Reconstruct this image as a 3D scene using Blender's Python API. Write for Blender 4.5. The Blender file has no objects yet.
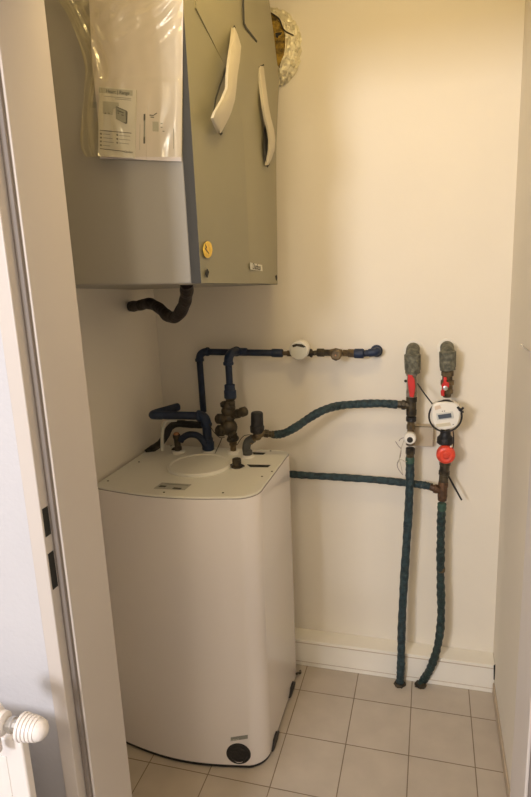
import bpy, bmesh, math, random
from mathutils import Vector, Matrix
random.seed(4)
S = bpy.context.scene
COL = S.collection
# ------------------------------------------------------------------ camera
F_PX, CX, CY = 583.5, 265.5, 398.5
CAM = Vector((0, 0, 1.53))
_vy = Vector((166.5, -137.5, F_PX)).normalized()
_dn = Vector((111.5, 2611.5, F_PX)).normalized()
_dn = (_dn - _vy * _vy.dot(_dn)).normalized()
_up = -_dn
_vx = _vy.cross(_up)
def ray(x, y):
    a = Vector((x - CX, y - CY, F_PX))
    return Vector((_vx.dot(a), _vy.dot(a), _up.dot(a)))
def on(axis, val, x, y):
    r = ray(x, y); t = (val - CAM[axis]) / r[axis]
    return CAM + r * t
def PX(X, x, y): return on(0, X, x, y)
def PY(Y, x, y): return on(1, Y, x, y)
def PZ(Z, x, y): return on(2, Z, x, y)
cam = bpy.data.cameras.new('camera'); camo = bpy.data.objects.new('camera', cam); COL.objects.link(camo)
# camera axes in world: right = cam x, up = -cam y, back = -cam z
right = Vector((_vx[0], _vy[0], _up[0])); upv = -Vector((_vx[1], _vy[1], _up[1])); back = -Vector((_vx[2], _vy[2], _up[2]))
M = Matrix((right, upv, back)).transposed().to_4x4(); M.translation = CAM
camo.matrix_world = M
cam.sensor_fit = 'HORIZONTAL'; cam.sensor_width = 36; cam.lens = F_PX / 531 * 36; cam.clip_start = .02
S.camera = camo
# ------------------------------------------------------------------ world, lights, exposure
S.view_settings.view_transform = 'Standard'; S.view_settings.look = 'None'; S.view_settings.gamma = 1
S.view_settings.exposure = 0.0
w = bpy.data.worlds.new('world'); S.world = w; w.use_nodes = True
w.node_tree.nodes['Background'].inputs[0].default_value = (1.0, .87, .73, 1); w.node_tree.nodes['Background'].inputs[1].default_value = .66
def light(name, kind, loc, energy, color, size=.1, target=None):
    l = bpy.data.lights.new(name, kind); l.energy = energy; l.color = color
    if kind == 'AREA': l.size = size
    else: l.shadow_soft_size = size
    o = bpy.data.objects.new(name, l); o.location = loc; COL.objects.link(o)
    if target: o.rotation_euler = (Vector(target) - Vector(loc)).to_track_quat('-Z', 'Y').to_euler()
    return o
light('hall_fill_light', 'POINT', (-.42, -.6, 2.15), 24, (1, .84, .66), .12)  # unseen warm fill, added to lift the base light
light('closet_lamp_light', 'POINT', (-.12, 1.02, 2.36), 9.5, (1, .76, .38), .09)
light('hall_window_light', 'AREA', (-1.15, -1.6, 1.95), 50, (.93, .93, 1), .45, (-.1, 1.6, 1.0))
# ------------------------------------------------------------------ materials
def mat(name, col, rough=.5, metal=0, var=0, scale=20, bump=0, bscale=60, coat=0, alpha=1, trans=0, col2=None):
    m = bpy.data.materials.new(name); m.use_nodes = True
    nt = m.node_tree; b = nt.nodes['Principled BSDF']
    b.inputs['Base Color'].default_value = (*col, 1); b.inputs['Roughness'].default_value = rough; b.inputs['Metallic'].default_value = metal
    if coat: b.inputs['Coat Weight'].default_value = coat; b.inputs['Coat Roughness'].default_value = .12
    if alpha < 1: b.inputs['Alpha'].default_value = alpha
    if trans: b.inputs['Transmission Weight'].default_value = trans
    tc = nt.nodes.new('ShaderNodeTexCoord')
    if var or col2:
        n = nt.nodes.new('ShaderNodeTexNoise'); n.inputs['Scale'].default_value = scale; n.inputs['Detail'].default_value = 5
        nt.links.new(tc.outputs['Object'], n.inputs['Vector'])
        r = nt.nodes.new('ShaderNodeValToRGB'); r.color_ramp.elements[0].position = .35; r.color_ramp.elements[1].position = .65
        c2 = col2 if col2 else tuple(c * (1 - var) for c in col)
        r.color_ramp.elements[0].color = (*c2, 1); r.color_ramp.elements[1].color = (*col, 1)
        nt.links.new(n.outputs['Fac'], r.inputs['Fac']); nt.links.new(r.outputs['Color'], b.inputs['Base Color'])
    if bump:
        n2 = nt.nodes.new('ShaderNodeTexNoise'); n2.inputs['Scale'].default_value = bscale; n2.inputs['Detail'].default_value = 4
        nt.links.new(tc.outputs['Object'], n2.inputs['Vector'])
        bp = nt.nodes.new('ShaderNodeBump'); bp.inputs['Strength'].default_value = bump; bp.inputs['Distance'].default_value = .01
        nt.links.new(n2.outputs['Fac'], bp.inputs['Height']); nt.links.new(bp.outputs['Normal'], b.inputs['Normal'])
    return m
WALL = mat('painted_plaster', (.80, .74, .63), .85, var=.035, scale=2.2, bump=.06, bscale=35)
HALLW = mat('hall_plaster', (.56, .555, .58), .9, var=.03, scale=6, bump=.12, bscale=70)
TRIM = mat('boxing_paint', (.83, .79, .70), .6, var=.04, scale=6)
BASEM = mat('base_strip_paint', (.52, .42, .31), .7, var=.15, scale=14)
FRAME = mat('frame_enamel', (.58, .53, .49), .38, var=.02, scale=5)
GASK = mat('grey_gasket', (.20, .17, .15), .6)
DARK = mat('dark_hollow', (.02, .02, .018), .9)
TANKM = mat('tank_enamel', (.77, .72, .69), .26, var=.015, scale=3, coat=.6)
LIDM = mat('lid_enamel', (.76, .74, .66), .38, var=.02, scale=5)
UNITM = mat('unit_side_paint', (.335, .312, .265), .5, var=.03, scale=4)
COVER = mat('unit_cover_paint', (.27, .245, .15), .42, var=.03, scale=6)
COVER2 = mat('unit_cover_recess_paint', (.25, .23, .145), .45, var=.03, scale=6)
EDGE = mat('unit_edge_plastic', (.048, .046, .040), .8)
HAND = mat('handle_plastic', (.52, .465, .34), .4)
BLUE = mat('navy_pipe_insulation', (.007, .018, .050), .6, var=.4, scale=30, bump=.4, bscale=90)
BLUE2 = mat('navy_fitting', (.009, .023, .062), .55, var=.35, scale=40)
BLACK = mat('black_rubber', (.012, .011, .011), .5, var=.3, scale=40, bump=.5, bscale=80)
HOSEB = mat('black_hose_foam', (.012, .005, .005), .6, var=.3, scale=40, bump=.5, bscale=60)
BRONZE = mat('aged_bronze', (.085, .066, .038), .5, metal=.35, col2=(.022, .018, .012), scale=45)
BRASS = mat('worn_brass', (.20, .145, .075), .45, metal=.5, col2=(.07, .05, .03), scale=50)
GREYPVC = mat('grey_fitting_wrap', (.19, .185, .135), .7, col2=(.075, .075, .055), scale=75, bump=1.0, bscale=90)
GREYD = mat('dark_grey_elbow', (.085, .085, .08), .6, var=.3, scale=40)
RED = mat('red_lever_enamel', (.55, .022, .018), .35)
REDC = mat('red_cap_plastic', (.80, .07, .035), .4, var=.25, scale=60)
WHITE = mat('white_plastic', (.80, .77, .70), .4)
WHITER = mat('white_radiator_enamel', (.80, .76, .74), .35)
CREAMH = mat('cream_hose', (.50, .49, .42), .5)
COPPER = mat('copper', (.45, .22, .11), .35, metal=.8)
PAPER = mat('paper', (.66, .60, .57), .8, var=.03, scale=8)
PAPER2 = mat('booklet_paper', (.66, .63, .58), .75)
PRINT = mat('print_dark', (.06, .06, .055), .8)
PRINTG = mat('print_grey', (.25, .25, .22), .8)
PRINTL = mat('print_light_grey', (.42, .41, .36), .8)
YELLOW = mat('yellow_sticker', (.88, .58, .06), .5, var=.3, scale=90)
GROUTD = mat('silver_badge', (.62, .60, .50), .35, metal=.2)
LCD = mat('lcd', (.07, .09, .12), .25)
STEEL = mat('steel', (.55, .53, .50), .3, metal=.9)
WIREG = mat('green_tape', (.04, .10, .07), .5, var=.3, scale=50)
WIRE = mat('cream_wire', (.50, .44, .33), .5)
WIREP = mat('violet_wire', (.20, .13, .13), .5)
WOOL = mat('mineral_wool', (.42, .27, .04), .95, col2=(.09, .06, .015), scale=60, bump=1, bscale=120)
def foil():
    m = mat('crumpled_foil', (.80, .74, .52), .33, metal=.55, bump=1.0, bscale=70)
    return m
FOIL = foil()
def wrap_mat(name, c1, c2):
    """insulation hose wound with tape: ridges around the axis"""
    m = mat(name, c1, .5, col2=c2, scale=70, bump=.9, bscale=110)
    return m
TEAL = wrap_mat('teal_hose_wrap', (.024, .056, .066), (.010, .024, .030))
TEALG = wrap_mat('dark_green_hose_wrap', (.017, .045, .043), (.007, .018, .018))
def tiles():
    m = bpy.data.materials.new('floor_tiles'); m.use_nodes = True; nt = m.node_tree; b = nt.nodes['Principled BSDF']
    tc = nt.nodes.new('ShaderNodeTexCoord'); mp = nt.nodes.new('ShaderNodeMapping')
    nt.links.new(tc.outputs['Object'], mp.inputs[0])
    mp.inputs['Location'].default_value = (.04115, -.1175 + .0, 0)
    br = nt.nodes.new('ShaderNodeTexBrick'); br.offset = 0; br.squash = 1
    br.inputs['Scale'].default_value = 1; br.inputs['Brick Width'].default_value = .2; br.inputs['Row Height'].default_value = .2133
    br.inputs['Mortar Size'].default_value = .0017; br.inputs['Mortar Smooth'].default_value = .15
    br.inputs['Color1'].default_value = (.57, .50, .42, 1); br.inputs['Color2'].default_value = (.54, .47, .39, 1)
    br.inputs['Mortar'].default_value = (.24, .18, .12, 1)
    nt.links.new(mp.outputs[0], br.inputs['Vector'])
    n = nt.nodes.new('ShaderNodeTexNoise'); n.inputs['Scale'].default_value = 12; n.inputs['Detail'].default_value = 6
    nt.links.new(tc.outputs['Object'], n.inputs['Vector'])
    mx = nt.nodes.new('ShaderNodeMix'); mx.data_type = 'RGBA'; mx.blend_type = 'MULTIPLY'; mx.inputs[0].default_value = .25
    nt.links.new(br.outputs['Color'], mx.inputs[6]); nt.links.new(n.outputs['Fac'], mx.inputs[7])
    nt.links.new(mx.outputs[2], b.inputs['Base Color']); b.inputs['Roughness'].default_value = .42
    bp = nt.nodes.new('ShaderNodeBump'); bp.inputs['Distance'].default_value = .002; bp.invert = True; bp.inputs['Strength'].default_value = .6
    nt.links.new(br.outputs['Fac'], bp.inputs['Height']); nt.links.new(bp.outputs[0], b.inputs['Normal'])
    return m
TILE = tiles()
# ------------------------------------------------------------------ mesh helpers
def V(*a): return Vector(a)
def obj(name, bm, m, parent=None, smooth=None, bevel=0, label=None):
    bmesh.ops.recalc_face_normals(bm, faces=bm.faces)
    me = bpy.data.meshes.new(name); bm.to_mesh(me); bm.free()
    ms = m if isinstance(m, (list, tuple)) else [m]
    for q in ms: me.materials.append(q)
    o = bpy.data.objects.new(name, me); COL.objects.link(o)
    if smooth is not None:
        me.polygons.foreach_set('use_smooth', [True] * len(me.polygons)); me.set_sharp_from_angle(angle=math.radians(smooth))
    if bevel:
        b = o.modifiers.new('bevel', 'BEVEL'); b.width = bevel; b.segments = 3; b.limit_method = 'ANGLE'; b.angle_limit = math.radians(35)
        me.polygons.foreach_set('use_smooth', [True] * len(me.polygons)); me.set_sharp_from_angle(angle=math.radians(40))
    if parent: 
        o.parent = parent
        o.matrix_parent_inverse = parent.matrix_world.inverted() if parent.type != 'EMPTY' else Matrix.Translation(-parent.location)
    if label: o['label'] = label
    return o
def thing(name, label, cat, loc=(0, 0, 0), group=None):
    o = bpy.data.objects.new(name, None); COL.objects.link(o); o.location = loc; o.empty_display_size = .05
    o['label'] = label; o['category'] = cat
    if group: o['group'] = group
    return o
def tag(o, label, cat, group=None):
    o['label'] = label; o['category'] = cat
    if group: o['group'] = group
    return o
def struct(name, bm, m, **k):
    o = obj(name, bm, m, **k); o['kind'] = 'structure'; return o
def NB(): return bmesh.new()
def box(bm, a, b, mi=0):
    x0, y0, z0 = a; x1, y1, z1 = b
    v = [bm.verts.new(p) for p in ((x0,y0,z0),(x1,y0,z0),(x1,y1,z0),(x0,y1,z0),(x0,y0,z1),(x1,y0,z1),(x1,y1,z1),(x0,y1,z1))]
    for f in ((0,3,2,1),(4,5,6,7),(0,1,5,4),(1,2,6,5),(2,3,7,6),(3,0,4,7)):
        bm.faces.new([v[i] for i in f]).material_index = mi
    return bm
def frames(ps):
    T = []
    for i in range(len(ps)):
        a = ps[max(i-1, 0)]; b = ps[min(i+1, len(ps)-1)]
        T.append((b - a).normalized())
    n = T[0].orthogonal().normalized(); N = []
    for t in T:
        n = (n - t * n.dot(t)).normalized(); N.append(n.copy())
    return T, N
def spline(pts, k=8):
    pts = [Vector(p) for p in pts]
    if len(pts) < 3: 
        return [pts[0].lerp(pts[1], i / k) for i in range(k + 1)]
    q = [pts[0] * 2 - pts[1]] + pts + [pts[-1] * 2 - pts[-2]]; out = []
    for i in range(1, len(q) - 2):
        p0, p1, p2, p3 = q[i-1:i+3]
        for j in range(k):
            t = j / k
            out.append(.5 * ((2*p1) + (p2-p0)*t + (2*p0-5*p1+4*p2-p3)*t*t + (-p0+3*p1-3*p2+p3)*t**3))
    out.append(pts[-1].copy()); return out
def tube(bm, ps, r, seg=16, mi=0, cap=True):
    """r: number or function of (index, fraction)"""
    ps = [Vector(p) for p in ps]; T, N = frames(ps); rings = []
    for i, p in enumerate(ps):
        rr = r(i, i / (len(ps)-1)) if callable(r) else r
        B = T[i].cross(N[i])
        rings.append([bm.verts.new(p + (N[i]*math.cos(a) + B*math.sin(a)) * rr) for a in [2*math.pi*k/seg for k in range(seg)]])
    for a, b in zip(rings, rings[1:]):
        for k in range(seg): bm.faces.new((a[k], a[(k+1)%seg], b[(k+1)%seg], b[k])).material_index = mi
    if cap: bm.faces.new(rings[0]).material_index = mi; bm.faces.new(rings[-1]).material_index = mi
    return bm
def lathe(bm, a, b, prof, seg=24, mi=0, sq=None):
    """profile [(t, r)], t in metres from a along a->b ; sq: seg count for hex nuts"""
    a = Vector(a); d = (Vector(b) - a).normalized(); n = d.orthogonal().normalized(); B = d.cross(n); rings = []
    for t, r in prof:
        rings.append([bm.verts.new(a + d*t + (n*math.cos(q) + B*math.sin(q)) * max(r, 1e-5)) for q in [2*math.pi*k/seg for k in range(seg)]])
    for p, q in zip(rings, rings[1:]):
        for k in range(seg): bm.faces.new((p[k], p[(k+1)%seg], q[(k+1)%seg], q[k])).material_index = mi
    bm.faces.new(rings[0]).material_index = mi; bm.faces.new(rings[-1]).material_index = mi
    return bm
def cyl(bm, a, b, r, seg=24, c=.0, mi=0):
    L = (Vector(b) - Vector(a)).length; c = min(c, L*.4, r*.6)
    return lathe(bm, a, b, [(0, r-c), (c*.3, r-c*.3), (c, r), (L-c, r), (L-c*.3, r-c*.3), (L, r-c)] if c else [(0, r), (L, r)], seg, mi)
def collar(bm, a, b, r, seg=24, mi=0): return cyl(bm, a, b, r, seg, .003, mi)
def ball(bm, c, r, s=(1, 1, 1), mi=0, seg=20):
    g = bmesh.ops.create_uvsphere(bm, u_segments=seg, v_segments=seg//2, radius=r, matrix=Matrix.Translation(c) @ Matrix.Diagonal((*s, 1)))
    return bm
def prism(bm, poly, off, mi=0):
    """polygon (3-D points) extruded by vector off"""
    off = Vector(off); a = [bm.verts.new(p) for p in poly]; b = [bm.verts.new(Vector(p) + off) for p in poly]
    n = len(poly); bm.faces.new(a).material_index = mi; bm.faces.new(b[::-1]).material_index = mi
    for i in range(n): bm.faces.new((a[i], a[(i+1)%n], b[(i+1)%n], b[i])).material_index = mi
    return bm
def loft(bm, rows, off, mi=0):
    """grid of rows of points, given thickness by vector off"""
    off = Vector(off)
    A = [[bm.verts.new(p) for p in r] for r in rows]; Bk = [[bm.verts.new(Vector(p) + off) for p in r] for r in rows]
    n, m = len(rows), len(rows[0])
    for i in range(n-1):
        for j in range(m-1):
            bm.faces.new((A[i][j], A[i][j+1], A[i+1][j+1], A[i+1][j])).material_index = mi
            bm.faces.new((Bk[i][j], Bk[i+1][j], Bk[i+1][j+1], Bk[i][j+1])).material_index = mi
    for i in range(n-1):
        bm.faces.new((A[i][0], A[i+1][0], Bk[i+1][0], Bk[i][0])).material_index = mi
        bm.faces.new((A[i][-1], Bk[i][-1], Bk[i+1][-1], A[i+1][-1])).material_index = mi
    for j in range(m-1):
        bm.faces.new((A[0][j], Bk[0][j], Bk[0][j+1], A[0][j+1])).material_index = mi
        bm.faces.new((A[-1][j], A[-1][j+1], Bk[-1][j+1], Bk[-1][j])).material_index = mi
    return bm
def wob(r, amp=.0012, f=1.7):
    ph = random.random() * 6
    return lambda i, t: r + amp * math.sin(i * f + ph) + amp * .6 * math.sin(i * .43 + ph * 2)
def text(s, size, origin, xdir, ydir, m, name='print', parent=None, align='LEFT', shear=0, ext=.0003):
    c = bpy.data.curves.new(name, 'FONT'); c.body = s; c.size = size; c.align_x = align; c.extrude = ext; c.shear = shear; c.resolution_u = 2
    t = bpy.data.objects.new('tmp', c); COL.objects.link(t)
    xd = Vector(xdir).normalized(); yd = Vector(ydir); yd = (yd - xd*yd.dot(xd)).normalized(); zd = xd.cross(yd)
    mm = Matrix((xd, yd, zd)).transposed().to_4x4(); mm.translation = Vector(origin)
    dg = bpy.context.evaluated_depsgraph_get(); dg.update()
    me = bpy.data.meshes.new_from_object(t.evaluated_get(dg)); bpy.data.objects.remove(t)
    me.transform(mm); me.name = name; me.materials.clear(); me.materials.append(m)
    o = bpy.data.objects.new(name, me); COL.objects.link(o)
    if parent:
        o.parent = parent
        o.matrix_parent_inverse = Matrix.Translation(-parent.location) if parent.type == 'EMPTY' else parent.matrix_world.inverted()
    return o
# ------------------------------------------------------------------ room shell
XL, XR, YB, ZC = -1.005, .245, 2.035, 2.50
YN, YF = .80, .925           # near stop and far edge of the door frame
XJ, XJR = -.607, .150        # inner faces of the two jambs
struct('floor', box(NB(), (-2.6, -2.2, -.05), (1.6, YB+.1, 0)), TILE)
struct('wall_back', box(NB(), (XL-.1, YB, 0), (XR+.1, YB+.1, ZC)), WALL)
struct('wall_left', box(NB(), (XL-.1, .9, 0), (XL, YB, ZC)), WALL)
struct('wall_right', box(NB(), (XR, .9, 0), (XR+.1, YB, ZC)), WALL)
struct('ceiling', box(NB(), (-2.6, -2.2, ZC), (1.6, YB+.1, ZC+.05)), WALL)
fm = NB(); box(fm, (-2.6, .785, 0), (-.651, .915, ZC)); box(fm, (.195, .785, 0), (1.6, .915, ZC)); box(fm, (-.651, .785, 2.13), (.195, .915, ZC))
struct('wall_front', fm, HALLW)
struct('wall_hall', box(NB(), (-2.7, -2.2, 0), (-2.6, .785, ZC)), HALLW)
# left jamb of the steel door frame (L-shaped profile with rebate)
def jamb(sx, xj, name):
    b = NB(); s = sx    # s=+1: face looks to +X
    # outline in XY (world), extruded in Z
    xr = xj - s*.015
    pts = [(xj, YN), (xj, YF), (xj - s*.045, YF), (xj - s*.045, YF-.008), (xr - s*.012, YF-.010), (xr - s*.012, .80), (xr-s*.029, .80), (xr - s*.029, .772), (xr, .772), (xr, YN)]
    prism(b, [V(x, y, 0) for x, y in pts], (0, 0, 2.09))
    return b
dl = struct('door_1', jamb(1, XJ, 'door_1'), FRAME, bevel=.002)
hb = box(NB(), (XJ-.046, YN, 2.088), (XJR+.046, YF, 2.13)); box(hb, (XJ-.044, .772, 2.105), (XJR+.044, YN+.001, 2.145))
obj('head_frame', hb, FRAME, dl, bevel=.002)
obj('jamb', jamb(-1, XJR, ''), FRAME, dl, bevel=.002)
g = NB(); box(g, (XJ-.0145, YN-.007, 0), (XJ-.004, YN+.0005, 2.09)); obj('gasket', g, GASK, dl, bevel=.002)
g = NB(); box(g, (XJR+.004, YN-.007, 0), (XJR+.0145, YN+.0005, 2.09)); obj('gasket', g, GASK, dl, bevel=.002)
for z0, z1 in ((1.100, 1.151), (1.001, 1.069)):
    obj('strike_hole', box(NB(), (XJ-.020, .7765, z0), (XJ-.0146, .7915, z1)), DARK, dl)
# pipe boxing along the back wall
bxb = box(NB(), (XL, 1.96, .0), (XR-.001, YB, .113))
tr = struct('trim_1', bxb, TRIM, bevel=.002)
s = NB(); box(s, (XL, 1.9585, .100), (XR-.001, 1.9605, .1022)); box(s, (XL, 1.9585, .018), (XR-.001, 1.9605, .0195)); 
obj('seam', s, BASEM, tr)
ck = NB(); prism(ck, [V(XR-.004, 1.957, .06), V(XR-.0005, 1.957, .06), V(XR-.0005, 1.957, .122), V(XR-.006, 1.957, .116)], (0, -.003, 0)); prism(ck, [V(XR-.004, 1.957, .026), V(XR-.0005, 1.957, .026), V(XR-.0005, 1.957, .045), V(XR-.003, 1.957, .04)], (0, -.003, 0))
obj('crack', ck, DARK, tr)
struct('baseboard_right', box(NB(), (XR-.006, .925, 0), (XR, 1.957, .045)), BASEM, bevel=.002)
struct('baseboard_left', box(NB(), (XL, .925, 0), (XL+.006, 1.957, .045)), BASEM, bevel=.002)

# ------------------------------------------------------------------ ventilation unit on the left wall
XF, YU0, YU1, ZU = -.507, 1.213, 1.885, 1.503
unit = thing('ventilation_unit', 'large grey ventilation unit hung on the left wall with curved olive front cover', 'ventilation unit', (XF, YU0, ZU))
def zt(y): return ZU - (y - YU0) * .0415
b = NB()
v = [b.verts.new(p) for p in (V(XL, YU0, ZU+.010), V(XF, YU0, ZU), V(XF, YU1, zt(YU1)), V(XL, YU1, zt(YU1)), V(XL, YU0, 2.42), V(XF, YU0, 2.42), V(XF, YU1, 2.42), V(XL, YU1, 2.42))]
for f in ((0,3,2,1),(4,5,6,7),(0,1,5,4),(1,2,6,5),(2,3,7,6),(3,0,4,7)): b.faces.new([v[i] for i in f])
obj('body', b, UNITM, unit, bevel=.004)
# underside plate edge
# front cover: base slab (recessed left leaf) built from outline read on planes of constant X
XC = -.484
def interp(tab, y):
    for (a, u), (c, w_) in zip(tab, tab[1:]):
        if a <= y <= c: return u + (w_-u)*(y-a)/(c-a)
    return tab[0][1] if y < tab[0][0] else tab[-1][1]
near = [(-150, 193.0), (0, 196), (10, 195), (18, 193.7), (68, 192.7), (80, 193.5), (170, 197), (283, 202.6)]
far = [(-150, 256), (0, 269), (25, 272.5), (79, 279.2), (121, 277.3), (148, 276.2), (170, 276.2), (283.7, 277.6)]
def bulge(py): return .003 + .012*math.exp(-((py-60)/75)**2)
rowsB = []
pys = [-150, -110, -70, -40, -15, 0, 6, 12, 20, 32, 45, 56, 68, 80, 92, 105, 121, 135, 150, 170, 195, 225, 255, 283]
for py in pys:
    r = []
    for j in range(9):
        t = j / 8; px = interp(near, py) * (1-t) + interp(far, py) * t
        if t == 0: yv = YU0 + .001
        p = PX(XC, px, py + (1.5*t if py > 250 else 0))
        if j == 0: p = V(XC, YU0, p.z)
        bow = -.010*(1-t)**3
        r.append(V(XC + bow*0 + .006*math.sin(math.pi*t), p.y, p.z))
    rowsB.append(r)
cb = NB(); loft(cb, rowsB, (0, 0, 0)) if False else None
A = [[cb.verts.new(p) for p in r] for r in rowsB]; Bk = [[cb.verts.new(V(XF, p.y, p.z)) for p in r] for r in rowsB]
n_, m_ = len(rowsB), 9
for i in range(n_-1):
    for j in range(m_-1): cb.faces.new((A[i][j], A[i][j+1], A[i+1][j+1], A[i+1][j]))
    cb.faces.new((A[i][0], A[i+1][0], Bk[i+1][0], Bk[i][0])).material_index = 1
    cb.faces.new((A[i][-1], Bk[i][-1], Bk[i+1][-1], A[i+1][-1]))
for j in range(m_-1):
    cb.faces.new((A[0][j], Bk[0][j], Bk[0][j+1], A[0][j+1])); cb.faces.new((A[-1][j], A[-1][j+1], Bk[-1][j+1], Bk[-1][j])).material_index = 1
obj('front_cover', cb, [COVER2, EDGE], unit, smooth=40)
# raised leaf panel
rl = [(-150, 193.0), (0, 196), (8, 196.3), (68, 226), (80, 229.5), (96, 236.5), (125, 241), (180, 243), (283, 247)]
rowsR = []
for py in [-150, -110, -70, -40, -15, 0, 8, 15, 22, 30, 38, 46, 54, 62, 68, 74, 80, 88, 96, 105, 115, 125, 140, 160, 180, 205, 230, 255, 282.5]:
    r = []
    for j in range(9):
        t = j / 8; px = interp(rl, py)*(1-t) + interp(far, py)*t
        x = XC + .0035 + bulge(py) * (.12 + .88*math.sin(math.pi*min(t*1.3, 1)*.5)) + .004*math.sin(math.pi*t)
        p = PX(x, px, py + (1.5*t if py > 250 else 0)); r.append(p)
    rowsR.append(r)
cb = NB(); loft(cb, rowsR, (-.016, 0, 0)); obj('leaf_panel', cb, COVER, unit, smooth=50)
XS = XC + .016
# handles: bent strips bridging the leaf hollows
h1 = [(27, 233.2, 234.6, .004), (35, 233.0, 238, .012), (46, 231.5, 241.2, .018), (60, 229.5, 240, .022), (75, 228, 237.6, .024), (88, 227.5, 236.5, .024), (100, 222.5, 235, .022), (112, 215.5, 231.5, .018), (118, 213.2, 229, .014), (126, 216.5, 225, .009), (133, 219.8, 221, .004)]
def strip(tab, thick, base=XS):
    rows = []
    sp = []
    for (y0, a0, b0, o0), (y1, a1, b1, o1) in zip(tab, tab[1:]):
        for k in range(3):
            t = k/3; sp.append((y0+(y1-y0)*t, a0+(a1-a0)*t, b0+(b1-b0)*t, o0+(o1-o0)*t))
    sp.append(tab[-1])
    for y, a, c, o in sp:
        rows.append([PX(base + o + .003*math.sin(math.pi*j/6), a + (c-a)*j/6, y) for j in range(7)])
    bm = NB(); loft(bm, rows, (-thick, 0, 0)); return bm
obj('handle', strip(h1, .006), HAND, unit, smooth=50)
h2 = [(66, 258.6, 263.8, .004), (75, 259.6, 264.6, .008), (90, 261.5, 266.6, .012), (105, 263.2, 268.6, .016), (118, 265.6, 271.0, .018), (130, 268.8, 274.2, .020), (140, 270.2, 275.4, .020), (150, 269.8, 274.6, .017), (158, 268.4, 272.0, .011), (165, 266.6, 268.6, .005)]
obj('handle', strip(h2, .006), HAND, unit, smooth=50)
# dark hollows and slits of the cover
def surf(polypx, x, th, nm, m, parent=unit):
    bm = NB(); prism(bm, [PX(x, *q) for q in polypx], (th, 0, 0)); return obj(nm, bm, m, parent)
XP = XC + .0155
surf([(265.6, 121), (267.5, 128), (269.6, 140), (269.0, 152), (266.6, 164), (264.4, 156), (263.4, 144), (264.0, 130)], XP+.004, .001, 'hollow', EDGE)
surf([(242.0, -10), (243.2, 24), (245.5, 29), (256.4, 42.5), (257.0, 41), (246.5, 27.5), (244.4, 23), (243.3, -10)], XP+.0055, .0012, 'slit', EDGE)
surf([(232.8, 27.5), (234.0, 25.2), (235.2, 27.5), (234.6, 30.5), (233.4, 31)], XP+.0045, .001, 'slit', DARK)
surf([(225.6, 67.5), (226.6, 68.2), (224.4, 75), (220.2, 86), (216.4, 98), (214.0, 110), (213.2, 112), (215.2, 98), (219.0, 85.5), (223.2, 74.6)], XC+.007, .0012, 'slit', EDGE)
surf([(218.9, 132), (220.6, 135.4), (222.4, 133.4), (221, 131)], XC+.006, .001, 'slit', DARK)
surf([(258.2, 67.2), (259.8, 65.8), (263.6, 64.0), (264.0, 65.4), (260.0, 67.6)], XP+.0055, .001, 'slit', DARK)
surf([(266.0, 165.6), (269.4, 162.8), (269.0, 165.2), (267.4, 167.6)], XP+.003, .001, 'slit', DARK)
surf([(204.8, 274), (206.6, 268.8), (208.4, 272), (206.8, 277.5)], XC+.0035, .002, 'screw', DARK)
surf([(275.4, 276), (276.4, 275), (277.0, 278), (276.2, 280.6)], XC+.0085, .0015, 'screw', DARK)
# yellow sticker and maker's badge
st = [(207.5 + 4.6*math.cos(a)*(.96+.04*math.cos(8*a)), 249.6 + 8.4*math.sin(a)) for a in [i*math.pi/12 for i in range(24)]]
so = surf(st, XC+.0045, .0012, 'sticker', YELLOW); so['label'] = 'round yellow sticker'
surf([(204.8, 244), (207, 247), (206, 249), (209.4, 253.5), (208.5, 253.6), (204.9, 249), (205.9, 247)], XC+.0058, .0003, 'sticker_mark', PRINT, so)
bd = surf([(249.8, 262.6), (261.4, 265.0), (262.0, 271.2), (250.2, 269.3)], XC+.009, .002, 'badge', GROUTD); bd['label'] = 'small silver badge with dark lettering'
p0, p1 = PX(XC+.0112, 252.6, 269.0), PX(XC+.0112, 260.8, 270.4)
text('Danfoss', (p1-p0).length*.30, p0, p1-p0, (0, 0, 1), PRINT, 'badge_lettering', bd, shear=.3)

# ------------------------------------------------------------------ documents in a plastic bag hung on the unit's side
YS = YU0
def sheet(bm, poly, y, th=.0015, mi=0): return prism(bm, [PY(y, *q) for q in poly], (0, th, 0), mi)
pp = tag(obj('paper_sheet', sheet(NB(), [(89, 0), (92, -12), (183.5, -12), (183.0, 0), (181.3, 161.5), (100, 158.5), (98, 120), (92, 60)], YS-.0045, .002), PAPER), 'large blank white manual sheet behind the small booklet in the plastic bag', 'paper')
def lines(parent, y, segs, m, nm='print', w_=.7):
    for a, c in segs:
        bm = NB()
        p, q = PY(y, *a), PY(y, *c); d = (q-p).normalized(); nrm = V(0, 0, 1) if abs(d.z) < .7 else V(1, 0, 0)
        h = nrm * (w_ * .0021 * .5)
        prism(bm, [p-h, q-h, q+h, p+h], (0, .0003, 0))
        obj(nm, bm, m, parent)
# printing on the big sheet
lines(pp, YS-.0049, [((149.5,115.0),(153,115.5)),((153,115.5),(157,113)),((150.5,117),(154,117.4))], PRINT, 'logo_print', .9)
b = NB(); sheet(b, [(152.5,121.5),(158.5,121.7),(158.5,131.5),(152.5,131.3)], YS-.0049, .0003); obj('picture_print', b, PRINTL, pp)
lines(pp, YS-.0049, [((160.5,123.5),(162.5,123.5)),((160.5,127.3),(162.5,127.3)),((162.5,131.3),(164.5,131.3))], PRINTG, 'bullet_print', 1.0)
lines(pp, YS-.0049, [((173.5,128.5),(173.5,149))], PRINTG, 'side_print', .6)
b = NB(); sheet(b, [(89.2,101),(96.5,102),(96.7,108),(89.6,107.6)], YS-.0049, .0003); obj('corner_print', b, PRINTG, pp)
lf = tag(obj('folded_leaflet', sheet(NB(), [(136,104),(147,105),(146.2,160),(134.6,159)], YS-.0068, .0015), PAPER), 'narrow folded white leaflet tucked right of the small booklet', 'leaflet')
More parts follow.
